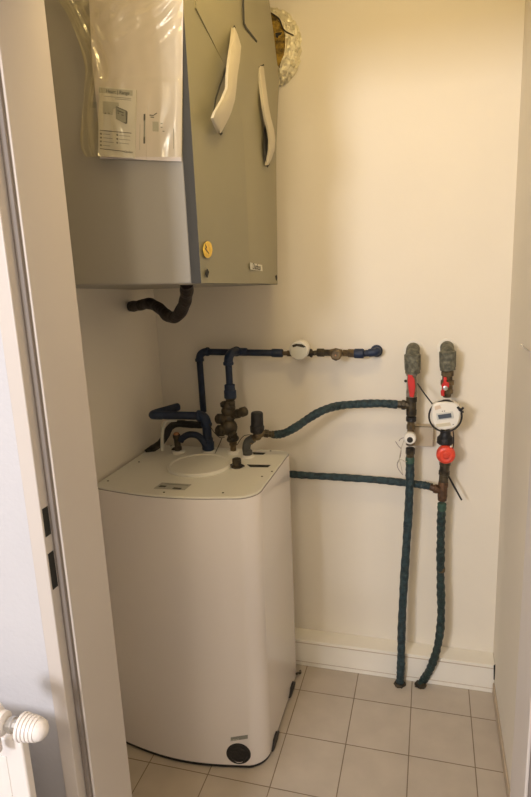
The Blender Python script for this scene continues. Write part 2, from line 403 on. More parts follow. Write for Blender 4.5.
lines(lf, YS-.0072, [((144.6,114.0),(144.2,143.5))], PRINTG, 'spine_print', 1.8); lines(lf, YS-.0074, [((144.5,114.0),(144.4,120.5)),((144.3,137),(144.2,143.5))], PRINT, 'spine_print', 2.0)
lines(lf, YS-.0072, [((140.0,124),(139.6,150))], PRINTL, 'spine_print', .6)
bk = tag(obj('manual_booklet', sheet(NB(), [(98.4,85.8),(136.2,89.6),(134.6,158.8),(98.2,155.6)], YS-.0105, .003), PAPER2), 'small white quick guide booklet with dark title bar and device picture', 'booklet')
b = NB(); sheet(b, [(99.0,87.4),(132.6,90.4),(132.4,95.9),(98.9,92.6)], YS-.0109, .0003); obj('title_bar', b, PRINTL, bk)
p0, p1 = PY(YS-.0112, 105.8, 92.6), PY(YS-.0112, 131.4, 95.0)
tt = text('Heart | Range', (p1-p0).length*.165, p0, p1-p0, (0, 0, 1), PRINT, 'title_print', bk)
YP = YS-.0109
lines(bk, YP, [((104.5,96.2),(131.0,98.6)),((115.0,98.8),(131.0,100.2))], PRINTG, 'subtitle_print', .5)
b = NB(); sheet(b, [(102.6,101.0),(118.6,102.6),(119,106),(113.5,109),(112.5,115),(102.8,113.6)], YP, .0003); obj('device_picture', b, PRINTL, bk)
b = NB(); sheet(b, [(116.0,106.2),(126.4,110.5),(127.6,112),(127.2,123.4),(125.8,124),(116.4,119.2)], YP-.0002, .0003); obj('device_picture', b, PRINT, bk)
b = NB(); sheet(b, [(115.6,106.8),(125.4,111.0),(125.8,122.4),(122.4,122.4),(115.9,118.6)], YP-.0005, .0003); obj('device_picture', b, PRINTG, bk)
lines(bk, YP-.0006, [((117.4,110.6),(123.6,112.8)),((117.6,113.0),(119,113.4)),((121.5,114.8),(123.6,115.6))], PRINT, 'device_picture', 1.1)
lines(bk, YP, [((104.5,113.2),(106,113.4)),((108.0,113.2),(109.5,113.4))], PRINT, 'device_picture', 1.2)
lines(bk, YP, [((99.8,130.2),(131.4,133.2)),((100,148.6),(125,151.4))], PRINT, 'rule_print', .7)
lines(bk, YP, [((100,133.6),(101.8,133.8)),((100,137.4),(101.8,137.6)),((100,141.2),(101.8,141.4)),((100,145.0),(101.8,145.2)),((116.4,134.9),(118,135.1)),((116.4,138.8),(118,139)),((116.4,142.6),(118,142.8))], PRINT, 'bullet_print', 1.7)
lines(bk, YP, [((103,133.9),(110,134.6)),((103,137.7),(112.5,138.6)),((103,141.5),(114,142.6)),((103,145.3),(110,146)),((119,135.3),(130,136.4)),((119,139.1),(130,140.2)),((119,142.9),(129,144))], PRINTG, 'list_print', .55)
p0, p1 = PY(YP-.0002, 124.2, 152.6), PY(YP-.0002, 132.8, 153.2)
text('Danfoss', (p1-p0).length*.30, p0, p1-p0, (0, 0, 1), PRINT, 'logo_print', bk, shear=.4)
# plastic bag
def bagmat():
    m = bpy.data.materials.new('clear_plastic'); m.use_nodes = True; nt = m.node_tree; nt.nodes.remove(nt.nodes['Principled BSDF'])
    out = nt.nodes['Material Output']; tr_ = nt.nodes.new('ShaderNodeBsdfTransparent'); tr_.inputs[0].default_value = (.97, .95, .86, 1)
    gl = nt.nodes.new('ShaderNodeBsdfGlossy'); gl.inputs[0].default_value = (1, .95, .75, 1); gl.inputs['Roughness'].default_value = .18
    df = nt.nodes.new('ShaderNodeBsdfDiffuse'); df.inputs[0].default_value = (.75, .69, .48, 1)
    a1 = nt.nodes.new('ShaderNodeMixShader'); a2 = nt.nodes.new('ShaderNodeMixShader')
    lw = nt.nodes.new('ShaderNodeLayerWeight'); lw.inputs[0].default_value = .35
    mr = nt.nodes.new('ShaderNodeMapRange'); mr.inputs[3].default_value = .08; mr.inputs[4].default_value = .75
    nt.links.new(lw.outputs['Facing'], mr.inputs[0])
    nt.links.new(mr.outputs[0], a2.inputs[0]); nt.links.new(tr_.outputs[0], a2.inputs[1]); nt.links.new(a1.outputs[0], a2.inputs[2])
    a1.inputs[0].default_value = .45; nt.links.new(df.outputs[0], a1.inputs[1]); nt.links.new(gl.outputs[0], a1.inputs[2])
    nt.links.new(a2.outputs[0], out.inputs[0]); return m
BAG = bagmat()
lft = [(-12, 54), (0, 58), (12, 66), (25, 72), (40, 78), (55, 82.5), (70, 85.5), (85, 84.5), (100, 83.5), (120, 81.5), (140, 80), (150, 81.5), (157, 86)]
rows = []
for py in [-12 + 169*i/60 for i in range(61)]:
    L_ = interp(lft, py); Rr = 182.6 + (0 if py < 157 else 0)
    r = []
    for j in range(57):
        t = j/56; px = L_ + (Rr-L_)*t
        u = px/9.0; vv = py/9.0
        def crease(d, w_): return max(0, 1-abs(d)/w_)
        fall = math.exp(-((px-L_)/30)**2)
        wr = .0045*math.sin(1.15*(px-L_)**.8 + .9*math.sin(vv*.7)) * fall
        wr += .0030*math.sin((px*.8+py*1.1)*.35 + 1.3*math.sin(px*.11)) * math.exp(-((py)/30)**2)
        wr += .006*crease(py-(46-(px-92)*.42+4*math.sin(px*.12)), 3.5) * (1 if 88 < px < 140 else 0)
        wr += .005*crease(px-(90+.32*abs(py-46)), 3.0)
        wr += .0035*crease(px-(110+.10*py), 2.0)*max(0, 1-py/90) + .0012*crease(px-(150+5*math.sin(py*.03)+py*.10), 2.4)
        wr += .0012*math.sin(px*.35+2*math.sin(py*.05))*math.sin(py*.06+px*.03)
        edge = min(t, 1-t, .06)/.06
        r.append(PY(YS - .003 - edge*(.0125 if px > 94 and py > 80 else .009) - wr, px, py))
    rows.append(r)
b = NB(); AA = [[b.verts.new(p) for p in r] for r in rows]
for i in range(60):
    for j in range(56): b.faces.new((AA[i][j], AA[i][j+1], AA[i+1][j+1], AA[i+1][j]))
tag(obj('plastic_bag', b, BAG, smooth=180), 'crinkled clear plastic bag of papers taped to the grey unit side', 'bag')
# ------------------------------------------------------------------ foil duct behind the unit
duct = thing('foil_duct', 'crumpled foil wrapped air duct entering the wall behind the unit', 'duct', PY(YB, 284, 50))
b = NB(); c0 = PY(YB, 276, 50)
prof = [(i*.005, .081 - .0000*i + .004*math.sin(i*1.3) - .025*(i/16)**3) for i in range(17)]
lathe(b, c0, c0 + V(0, -1, 0), prof, 64)
for vtx in b.verts:
    d = vtx.co - V(c0.x, vtx.co.y, c0.z); k = random.uniform(.95, 1.05); vtx.co = V(c0.x, vtx.co.y, c0.z) + V(d.x*1.0*k, 0, d.z*1.30*k) + V(0, random.uniform(-.004, .004), 0)
obj('foil_wrap', b, FOIL, duct, smooth=20)
b = NB()
prism(b, [PY(1.945, *q) for q in [(270.5,12),(276,16),(281,24),(284.5,34),(284.5,44),(283,54),(280,62),(278,66),(274,60),(272,40)]], (0, .02, 0))
obj('wool_lining', b, WOOL, duct)
b = NB(); tube(b, spline([PY(1.94, 271, 13), PY(1.938, 279, 19), PY(1.938, 284, 30), PY(1.94, 293.5, 35.5)]), .0022, 8); obj('strap', b, BRONZE, duct, smooth=60)
b = NB(); prism(b, [PY(1.942, *q) for q in [(275.3,33),(281.8,32),(281,34.6),(278.5,35.5),(277.8,38),(275.8,37)]], (0, .002, 0)); obj('gap', b, DARK, duct)
# ------------------------------------------------------------------ black condensate hose
hp = [PX(-.62, 186.5, 283) , PX(-.63, 186.5, 293), PX(-.65, 184, 306), PX(-.68, 176.5, 317), PX(-.72, 168, 316.5), PX(-.78, 159, 308), PX(-.85, 149, 304), PX(-.92, 139, 305.5), PX(-1.0, 129.5, 306)]
Yh = 1.46
hp = []
for i, (x, y) in enumerate([(186.5, 283), (186.5, 294), (183.5, 306), (176.5, 316.5), (168, 316), (159, 308), (149, 303.5), (139, 305.5), (130.5, 306.5)]):
    Yv = Yh + (1.84-Yh)*i/8; p = PY(Yv, x, y); p.x = max(p.x, XL+.004) ; hp.append(p)
b = NB(); tube(b, spline(hp, 8), wob(.0178, .0008, .9), 18)
tag(obj('drain_hose', b, HOSEB, smooth=60), 'black foam covered drain hose curling from under the grey unit to the left wall', 'hose')
b = NB(); p = hp[-1]; 
# ------------------------------------------------------------------ water heater
ZT = .896
X0, X1, Y0, Y1 = -.998, -.468, 1.462, 1.925
heater = thing('water_heater', 'white floor standing hot water tank with flat top and rounded front corner', 'water heater', ((X0+X1)/2, 1.7, 0))
def outline(inset=0, yoff=0):
    pts = []
    x0, x1, y0, y1 = X0+inset, X1-inset, Y0+inset+yoff, Y1-inset
    def arc(cx, cy, r, a0, a1, n):
        return [(cx + r*math.cos(math.radians(a0+(a1-a0)*i/n)), cy + r*math.sin(math.radians(a0+(a1-a0)*i/n))) for i in range(n+1)]
    r = .075
    pts += arc(x1-r, y0+r, r, 0, -72, 8)
    # bulged front between the corner arcs
    ax, ay = pts[-1]; bx_, by_ = x0+.025, y0+.0079
    for i in range(1, 20):
        t = i/20; pts.append((ax+(bx_-ax)*t, ay+(by_-ay)*t - .030*math.sin(math.pi*t)))
    pts += arc(x0+.04, y0+.045, .04, -112, -180, 6)
    pts += arc(x0+.03, y1-.03, .03, 180, 90, 5)
    pts += arc(x1-.04, y1-.04, .04, 90, 0, 6)
    return pts
def shell(levels, m, nm, parent, mi=None):
    bm = NB(); rings = []
    for z, ins, yo in levels:
        rings.append([bm.verts.new((x, y, z)) for x, y in outline(ins, yo)])
    n = len(rings[0])
    for a, c in zip(rings, rings[1:]):
        for k in range(n): bm.faces.new((a[k], a[(k+1)%n], c[(k+1)%n], c[k]))
    bm.faces.new(rings[0]); bm.faces.new(rings[-1])
    return obj(nm, bm, m, parent, smooth=35)
shell([(.014, .0, -.020), (.30, .0, -.010), (.6, .0, .002), (ZT-.010, 0, .010), (ZT-.006, .002, .010)], TANKM, 'body', heater)
shell([(.004, .002, -.021), (.0145, .002, -.021)], BLACK, 'base_skirt', heater)
shell([(ZT-.008, .003, .010), (ZT-.002, .0025, .010), (ZT, .005, .010), (ZT-.0004, .008, .010)], LIDM, 'top_panel', heater)
shell([(ZT-.0066, .0012, .010), (ZT-.0052, .0012, .010)], GASK, 'rim_joint', heater)
# round inspection cover (raised rim)
lc = PZ(ZT, 199.5, 466); 
e1 = PZ(ZT, 168, 466); e2 = PZ(ZT, 232, 463)
rc = (e2-e1).length/2
b = NB(); lathe(b, lc, lc+V(0, 0, 1), [(-.002, rc), (.006, rc), (.010, rc-.003), (.010, rc-.010), (.007, rc-.014), (.007, .001)], 56); obj('inspection_cover', b, LIDM, heater, smooth=30)
def top_poly(pxs, z, th, nm, m, parent=heater):
    bm = NB(); prism(bm, [PZ(z, *q) for q in pxs], (0, 0, th)); return obj(nm, bm, m, parent)
pl = top_poly([(153.8, 488.5), (162, 482.8), (191.5, 484.6), (184.5, 490.2)], ZT+.0002, .0012, 'rating_plate', PRINTL); pl['label'] = 'grey printed rating plate'
top_poly([(158.2, 486.9), (160.6, 485.4), (167, 485.8), (165, 487.2)], ZT+.0015, .0003, 'plate_print', PRINT, pl)
top_poly([(172, 488.8), (174, 487.4), (182, 488.0), (180.5, 489.4)], ZT+.0015, .0003, 'plate_print', PRINT, pl)
top_poly([(164, 484.2), (166, 483.4), (189, 485.0), (188, 485.8)], ZT+.0015, .0003, 'plate_print', PRINTG, pl)
top_poly([(247, 464.6), (270.5, 465.2), (268, 467.3), (250, 467.0)], ZT+.0002, .0008, 'vent_slot', DARK)
top_poly([(252.5, 452.4), (265.5, 453.0), (263.5, 454.6), (253.5, 454.4)], ZT+.0002, .0008, 'vent_slot', DARK)
for q in ((108, 481), (164, 492.4), (223, 492.8), (262, 476.5), (272, 471.5), (270.5, 451), (139, 462), (171, 446)):
    c = PZ(ZT, *q); b = NB(); lathe(b, c, c+V(0, 0, 1), [(0, .0035), (.0012, .003), (.0015, .0005)], 12); obj('screw', b, BRONZE, heater, smooth=40)
# tapped stub with dark cap
c = PZ(ZT, 237, 467); b = NB(); lathe(b, c, c+V(0, 0, 1), [(0, .020), (.004, .020), (.005, .013), (.012, .013), (.013, .0155), (.028, .0155), (.030, .012)], 8)
obj('drain_cap', b, BRONZE, heater, smooth=30)
b = NB(); prism(b, [c+V(-.026, -.004, .003), c+V(-.012, -.008, .010), c+V(-.012, .006, .010), c+V(-.024, .004, .004)], (0, 0, .003)); obj('clip', b, BLACK, heater)
b = NB(); prism(b, [c+V(.012, -.010, .008), c+V(.028, -.006, .004), c+V(.026, .002, .003), c+V(.012, .004, .008)], (0, 0, .004))
obj('clip', b, BLACK, heater)
# white collars around the tapped ports
ports = {'thermo': (126.5, 0), }
def port(px, py, r=.019):
    c = PZ(ZT, px, py); b = NB(); lathe(b, c, c+V(0, 0, 1), [(-.001, r+.004), (.007, r+.004), (.009, r+.002), (.009, .002)], 28); obj('port_collar', b, WHITE, heater, smooth=40); return c + V(0, 0, .0095)
pA = port(178.5, 452.5, .019); pB = port(208.5, 452.5, .020); pC = port(233.5, 453.0, .019); pD = port(247.8, 457.0, .017)
# drain grille and badge low on the front; black side clips / feet
yfr = PY(1.418, 238.5, 754)
def front_y(x, z):
    """front surface of the heater at x"""
    best = None
    o_ = outline(0, .012-.032*(1 - z/.893))
    for (xa, ya), (xb, yb) in zip(o_, o_[1:]):
        if ya < 1.6 and yb < 1.6 and min(xa, xb) <= x <= max(xa, xb): 
            t = (x-xa)/(xb-xa+1e-9); best = ya+(yb-ya)*t
    return best if best else Y0
c = PY(1.43, 238.6, 753.5); yy = front_y(c.x, c.z); c = PY(yy, 238.6, 753.5)
nx = (front_y(c.x+.01, c.z)-front_y(c.x-.01, c.z))/.02; nrm = V(nx, -1, 0).normalized()
b = NB(); lathe(b, c - nrm*.004, c + nrm, [(0, .0385), (.006, .0385), (.0075, .036), (.0068, .030), (.0080, .026), (.0070, .02), (.0078, .002)], 48); obj('drain_cover', b, BLACK, heater, smooth=25)
b = NB(); q = []
for px, py in ((231.2, 736.4), (247.2, 736.4), (247.2, 739.8), (231.2, 739.8)):
    p = PY(yy, px, py); p.y = front_y(p.x, p.z) - .0005; q.append(p)
prism(b, q, nrm*.0015); bb = obj('name_badge', b, PRINTG, heater)
text('METRO', .0075, q[3] + nrm*.0018 + V(.003, 0, .0012), q[2]-q[3], (0, 0, 1), GROUTD, 'badge_lettering', bb)
for yb in (1.560, 1.805):
    b = NB(); prof_ = [(yb-.045, .012), (yb-.03, .020), (yb-.018, .034), (yb+.018, .034), (yb+.03, .020), (yb+.045, .012), (yb+.02, .002), (yb-.02, .002)]
    prism(b, [V(X1-.004, y, z) for y, z in prof_], (.010, 0, 0)); obj('foot', b, BLACK, heater, bevel=.0015)
for fx, fy in ((X0+.08, Y0+.06), (X1-.08, Y0+.06), (X0+.08, Y1-.06), (X1-.08, Y1-.06)):
    b = NB(); collar(b, V(fx, fy, 0), V(fx, fy, .012), .022); obj('foot', b, BLACK, heater, smooth=40)
b = NB(); tube(b, spline([V(X1+.008, 1.92, .001+.004), V(X1+.012, 1.90, .012), V(X1+.006, 1.885, .022), V(X1+.006, 1.87, .03)]), .0045, 8)
tag(obj('drain_stub', b, BRONZE, smooth=60), 'small brown pipe stub on the floor by the back corner of the tank', 'pipe')

# ------------------------------------------------------------------ pipework above the tank
YW = 1.985     # wall-hugging pipes
def run(pts, r, m, nm, parent, k=6, wobble=0, seg=16):
    b = NB(); tube(b, spline(pts, k), wob(r, wobble) if wobble else r, seg); return obj(nm, b, m, parent, smooth=50)
def straight(a, c, r, m, nm, parent, cap=.002, seg=20):
    b = NB(); cyl(b, a, c, r, seg, cap); return obj(nm, b, m, parent, smooth=35)
def elbow(a, cpt, c, r, m, nm, parent, lip=.0025):
    """quarter bend a->corner->c with socket lips"""
    a, cpt, c = Vector(a), Vector(cpt), Vector(c); b = NB(); ps = []
    for i in range(13):
        t = i/12; ps.append(a*(1-t)**2 + cpt*2*t*(1-t) + c*t*t)
    tube(b, ps, r, 20)
    d1 = (cpt-a).normalized(); d2 = (cpt-c).normalized()
    collar(b, a - d1*.004, a + d1*.008, r+lip); collar(b, c - d2*.004, c + d2*.008, r+lip)
    return obj(nm, b, m, parent, smooth=40)
# navy wall run: corner at (200,352), long arm to the meter, drop behind the tank
nav = thing('wall_water_pipe', 'dark navy water pipe along the back wall dropping behind the tank', 'pipe', PY(YW, 200, 352))
a = PY(YW, 199.5, 352.5)
straight(PY(YW, 203.5, 412), PY(YW, 199.4, 358), .0118, BLUE, 'pipe', nav)
elbow(PY(YW, 199.6, 360.5), PY(YW, 199.0, 351.4), PY(YW, 208, 351.6), .0140, BLUE2, 'elbow', nav)
straight(PY(YW, 206, 351.8), PY(YW, 273, 353.0), .0118, BLUE, 'pipe', nav)
straight(PY(YW, 235, 351.6), PY(YW, 247, 352.0), .0145, BLUE2, 'tee', nav)
straight(PY(YW, 271.5, 352.9), PY(YW, 283, 353.2), .0150, BLUE2, 'coupling', nav, .004)
straight(PY(YW, 282, 353.2), PY(YW, 288, 353.4), .0075, BRASS, 'union', nav)
# branch from tee forwards and down into the valve group
br_ = thing('branch_pipe', 'short navy branch pipe with elbow dropping to the bronze valve group', 'pipe', PY(YW, 228, 352))
YV = pC.y
elbow(PY(YV, 228.4, 364), PY(YV, 227.6, 351.6), PY(YW-.004, 236.5, 351.4), .0155, BLUE2, 'elbow', br_)
straight(PY(YV, 229.8, 388), PY(YV, 228.4, 362), .0118, BLUE, 'pipe', br_)
b = NB(); A_, B_ = PY(YV, 230.5, 398.5), PY(YV, 229.6, 384); L = (B_-A_).length
lathe(b, A_, B_, [(0, .017), (.003, .0215), (L*.55, .0215), (L*.6, .0185), (L-.002, .0185), (L, .013)], 12); obj('nut', b, BLUE2, br_, smooth=35)
# round white flow sensor
def disc_dev(nm, label, cat, px, py, yc, r, depth, m, tilt=0):
    t = thing(nm, label, cat, PY(yc, px, py)); return t
fs = thing('flow_meter', 'round white water meter on the horizontal navy pipe', 'meter', PY(YW, 299, 350))
c = PY(1.955, 299.2, 350)
b = NB(); lathe(b, c + V(0, .045, 0), c + V(0, -1, 0), [(0, .024), (.010, .028), (.012, .0325), (.030, .0335), (.040, .0335), (.052, .033), (.056, .030)], 40); obj('housing', b, WHITE, fs, smooth=35)
b = NB(); lathe(b, c + V(0, -.010, 0), c + V(0, -1, 0), [(0, .029), (.0025, .029), (.003, .026)], 36); obj('dial', b, GROUTD, fs, smooth=35)
b = NB(); prism(b, [PY(c.y-.0135, *q) for q in ((292, 345.2), (296, 343.8), (302, 344.2), (306, 346.8), (303.5, 347.6), (297, 346.2), (293, 347.4))], (0, -.001, 0)); obj('dial_print', b, BRONZE, fs)
straight(PY(YW, 287, 353.4), PY(YW, 294, 353.4), .0105, BRASS, 'union', fs); straight(PY(YW, 305, 353.4), PY(YW, 311, 353.4), .0105, BRASS, 'union', fs)
b = NB(); lathe(b, PY(YW-.004, 309.5, 353.2), PY(YW-.004, 316, 353.2), [(0, .012), (.004, .0165), (.008, .0165), (.012, .009), (.018, .009)], 6); obj('nut', b, BRONZE, fs, smooth=30)
# brass stop valve
sv = thing('stop_valve', 'small brass stop valve with round lockshield on the wall pipe', 'valve', PY(YW, 336, 353))
straight(PY(YW, 313.5, 353), PY(YW, 318, 352.8), .0085, BRONZE, 'nipple', sv)
b = NB(); A_, B_ = PY(YW, 317, 352.6), PY(YW, 331, 352.8); L = (B_-A_).length
lathe(b, A_, B_, [(0, .013), (.003, .0155), (L*.5, .0155), (L*.52, .0125), (L, .0125)], 6); obj('nut', b, BRONZE, sv, smooth=25)
b = NB(); A_, B_ = PY(YW, 330, 352.8), PY(YW, 344, 353); lathe(b, A_, B_, [(0, .012), (.008, .014), (.02, .017), (.032, .014), (.042, .012)], 20)
c = PY(YW, 337.6, 353.4); cyl(b, c, c+V(0, -.035, 0), .0120, 20, .002); obj('body', b, BRASS, sv, smooth=35)
b = NB(); lathe(b, c+V(0, -.030, 0), c+V(0, -1, 0), [(0, .015), (.004, .0195), (.010, .0195), (.013, .014), (.013, .006), (.016, .006), (.016, .001)], 8); obj('knob', b, BRASS, sv, smooth=25)
b = NB(); lathe(b, c+V(0, -.046, 0), c+V(0, -1, 0), [(0, .0030), (.002, .0025)], 16); obj('knob_dot', b, COPPER, sv)
b = NB(); A_, B_ = PY(YW, 343, 353), PY(YW, 355, 353.4); L = (B_-A_).length
lathe(b, A_, B_, [(0, .0125), (L*.4, .0125), (L*.45, .0155), (L, .0155)], 6); obj('nut', b, BRASS, sv, smooth=25)
we = thing('wall_elbow', 'navy elbow where the horizontal pipe enters the back wall', 'pipe', PY(YB, 375, 352))
straight(PY(YW, 354, 353.4), PY(YW, 364, 353.6), .0165, BLUE2, 'coupling', we, .004)
straight(PY(YW, 362, 353.6), PY(YW, 371, 353), .0115, BLUE, 'pipe', we)
b = NB(); tube(b, spline([PY(YW, 369, 353), PY(YW, 374.6, 352.2), PY(YW+.012, 377, 351.4), PY(YB, 376.5, 350.6)], 8), .0140, 20); obj('bend', b, BLUE2, we, smooth=50)
b = NB(); lathe(b, PY(YB-.004, 376.5, 351), PY(YB-.004, 376.5, 351)+V(0, 1, 0), [(0, .021), (.004, .021)], 28); obj('wall_collar', b, BLUE2, we, smooth=40)
# bronze safety group
sg = thing('safety_valve_group', 'dark bronze safety valve cluster with three knobs rising from the tank top', 'valve', pC)
Yg = YV
b = NB(); base = pC
lathe(b, base, PY(Yg, 233, 438), [(0, .0115), (.020, .0115), (.021, .015), (.038, .015), (.040, .011)], 6); obj('nut', b, COPPER if False else BRASS, sg, smooth=25)
b = NB(); tube(b, spline([PY(Yg, 233.3, 441), PY(Yg, 231.5, 432), PY(Yg, 229, 420), PY(Yg, 229, 409), PY(Yg, 230.4, 397.5)], 8), lambda i, t: .0185 + .004*math.sin(i*.8), 18)
ball(b, PY(Yg, 228.8, 427), .031, (1, .9, 1)); ball(b, PY(Yg, 228.5, 411), .026, (1, .9, .9)); obj('body', b, BRONZE, sg, smooth=60)
b = NB(); lathe(b, PY(Yg, 230, 407), PY(Yg, 230.6, 398), [(0, .0165), (.008, .0195), (.018, .0195), (.024, .015)], 6); obj('union_nut', b, BRONZE, sg, smooth=25)
for (x0, y0, d0), (x1, y1, d1), r in (((226, 419.5, 0), (217.0, 418.6, -.03), .0185), ((226, 431, 0), (217.6, 430.6, -.03), .0205), ((231, 416, 0), (246, 410.8, -.02), .0126)):
    A_, B_ = PY(Yg + d0, x0, y0), PY(Yg + d1, x1, y1); L = (B_-A_).length; b = NB()
    lathe(b, A_, B_, [(0, .009), (L*.35, .009), (L*.4, r), (L*.9, r), (L, r*.8)], 10); 
    if r == .0126:
        b.free(); b = NB(); lathe(b, A_, B_, [(0, .014), (L*.3, .014), (L*.33, .0155), (L*.5, .0165), (L*.52, .014), (L*.7, .014), (L*.72, .0175), (L*.95, .0165), (L, .011)], 14)
    obj('knob', b, BRONZE, sg, smooth=30)
b = NB(); lathe(b, PY(Yg-.01, 231, 433), PY(Yg-.03, 235.6, 437), [(0, .010), (.012, .014), (.02, .014), (.026, .010)], 8); obj('outlet', b, BRONZE, sg, smooth=30)
b = NB(); lathe(b, PY(Yg, 226, 404), PY(Yg-.01, 220.5, 405), [(0, .012), (.012, .012), (.02, .007)], 10); obj('cap', b, BRONZE, sg, smooth=30)
# mixing valve with black cap
mv = thing('mixing_valve', 'brass mixing valve with tall black cap beside the grey elbow', 'valve', PY(pD.y, 258, 433))
Ym = pD.y
b = NB(); A_, B_ = PY(Ym, 257.2, 433), PY(Ym, 257, 412.2); L = (B_-A_).length
lathe(b, A_, B_, [(0, .017), (.004, .0235), (L*.33, .0245), (L*.36, .0215), (L*.95, .0205), (L, .018)], 28); obj('cap', b, BLACK, mv, smooth=35)
b = NB(); tube(b, spline([PY(Ym, 250, 442), PY(Ym, 255.5, 437), PY(Ym, 262, 433.6), PY(Ym+.005, 266, 433.6)], 6), lambda i, t: .012, 18); ball(b, PY(Ym, 257.4, 435.8), .0165); obj('body', b, BRASS, mv, smooth=60)
b = NB(); A_, B_ = PY(Ym+.003, 264, 433.2), PY(Ym+.012, 274.5, 434.6); L = (B_-A_).length
lathe(b, A_, B_, [(0, .012), (.002, .0155), (L*.4, .0155), (L*.45, .012), (L*.7, .012), (L*.72, .0145), (L, .0145)], 6); obj('nut', b, BRONZE, mv, smooth=25)
ge = thing('grey_elbow', 'dark grey pipe elbow rising from the tank top to the black capped valve', 'pipe', pD)
b = NB(); tube(b, spline([pD, PY(Ym, 246.4, 448), PY(Ym, 248.2, 441.5), PY(Ym, 253.5, 438.4)], 8), .0145, 20); lathe(b, pD, pD+V(0, 0, 1), [(0, .0165), (.014, .0165), (.016, .014)], 20); obj('bend', b, GREYD, ge, smooth=50)
b = NB(); tube(b, spline([PY(Ym-.02, 237, 445), PY(Ym-.02, 242.5, 437), PY(Ym-.02, 247.5, 435), PY(Ym-.02, 254, 435)], 6), .0012, 6)
tag(obj('sensor_wire', b, BRONZE, smooth=60), 'thin wire running from bronze valve cluster to the black capped valve', 'wire')
b = NB(); tube(b, spline([PY(Yg-.02, 209, 424), PY(Yg-.035, 214, 432), PY(Yg-.035, 220, 437.5), PY(Yg-.03, 225, 437)], 6), .0013, 6); tube(b, spline([PY(Yg-.03, 222, 438), PY(Yg-.03, 219, 445), PY(Yg-.02, 215, 453.5)], 6), .0013, 6)
tag(obj('capillary_wire', b, BRONZE, smooth=60), 'thin capillary wire hanging left of the bronze valve cluster', 'wire')
# navy riser with big elbow to the left
Yl = pB.y
nl = thing('tank_pipe', 'thick navy pipe bending left from the tank top to the left wall', 'pipe', pB)
b = NB(); lathe(b, pB, PY(Yl, 208, 436), [(0, .018), (.003, .0215), (.030, .0215), (.034, .0175), (.044, .0175)], 24); obj('coupling', b, BLUE2, nl, smooth=40)
straight(PY(Yl, 207.8, 443), PY(Yl, 206.4, 421), .0160, BLUE, 'pipe', nl)
elbow(PY(Yl, 206.4, 425), PY(Yl, 206.0, 415.6), PY(Yl, 198.5, 415.8), .0178, BLUE2, 'elbow', nl)
straight(PY(Yl, 199, 415.9), PY(Yl-.075, 157, 415.0), .0142, BLUE, 'pipe', nl)
b = NB(); tube(b, spline([PY(Yl-.066, 162, 415.4), PY(Yl-.080, 155, 415.2), PY(Yl-.078, 153.0, 414.8), PY(Yl-.060, 156, 413.4), PY(Yl-.04, 163, 411.2)], 8), .0150, 20); obj('elbow', b, BLUE2, nl, smooth=50)
A_, B_ = PY(Yl-.045, 161, 411.8), PY(Yl+.02, 178.6, 406.6)
straight(A_, B_, .0145, BLUE, 'stub', nl, .004)
# second, lower loop
nl2 = thing('lower_tank_pipe', 'black insulated pipe looping under the thick navy pipe and down behind the tank', 'pipe', PY(Yl+.03, 172, 424))
Y2 = min(Yl + .03, 1.985)
run([PY(Y2, 203, 425), PY(Y2, 190, 424.4), PY(Y2, 178, 423.6), PY(Y2, 170.5, 427), PY(Y2-.02, 166, 435), PY(Y2-.05, 160, 443.5), PX(-.972, 152, 449), PX(-.990, 146.5, 453)], .0132, BLACK, 'insulation', nl2, 6, .0004)
b = NB(); tube(b, spline([PY(Yl-.02, 176, 420), PY(Yl-.055, 168, 421), PY(Yl-.075, 163.6, 425), PY(Yl-.08, 162.2, 436), PY(Yl-.08, 162.2, 450)], 8), .0062, 12)
tag(obj('overflow_hose', b, CREAMH, smooth=60), 'pale thin overflow hose hanging beside the left wall', 'hose')
# arch pipe from grey stub to navy riser
ar = thing('arched_pipe', 'small dark arched pipe between the stub fitting and navy pipe', 'pipe', pA)
run([PY(pA.y, 180.5, 441), PY(pA.y, 182.5, 438.0), PY(pA.y, 189, 434.6), PY(pA.y, 197, 435.4), PY(pA.y, 202.5, 440), PY(pA.y, 206, 446)], .0118, BLUE, 'insulation', ar)
stb = thing('sensor_pocket', 'brown tapped pocket with copper top nearest the left edge of the tank', 'fitting', pA)
b = NB(); A_, B_ = pA, PY(pA.y, 176.4, 434.6); L = (B_-A_).length
lathe(b, A_, B_, [(0, .0135), (.012, .0135), (.013, .0115), (L-.014, .0115), (L-.012, .0135), (L, .0135)], 16); obj('body', b, BRONZE, stb, smooth=30)
b = NB(); lathe(b, B_, B_+(B_-A_), [(-.001, .010), (.003, .011), (.007, .009), (.009, .004)], 16); obj('copper_top', b, COPPER, stb, smooth=40)
b = NB(); prism(b, [pA+V(-.024, -.006, 0), pA+V(-.008, -.012, .002), pA+V(-.008, .0, .006), pA+V(-.020, .004, .004)], (0, 0, .004)); obj('clip', b, BLACK, stb)

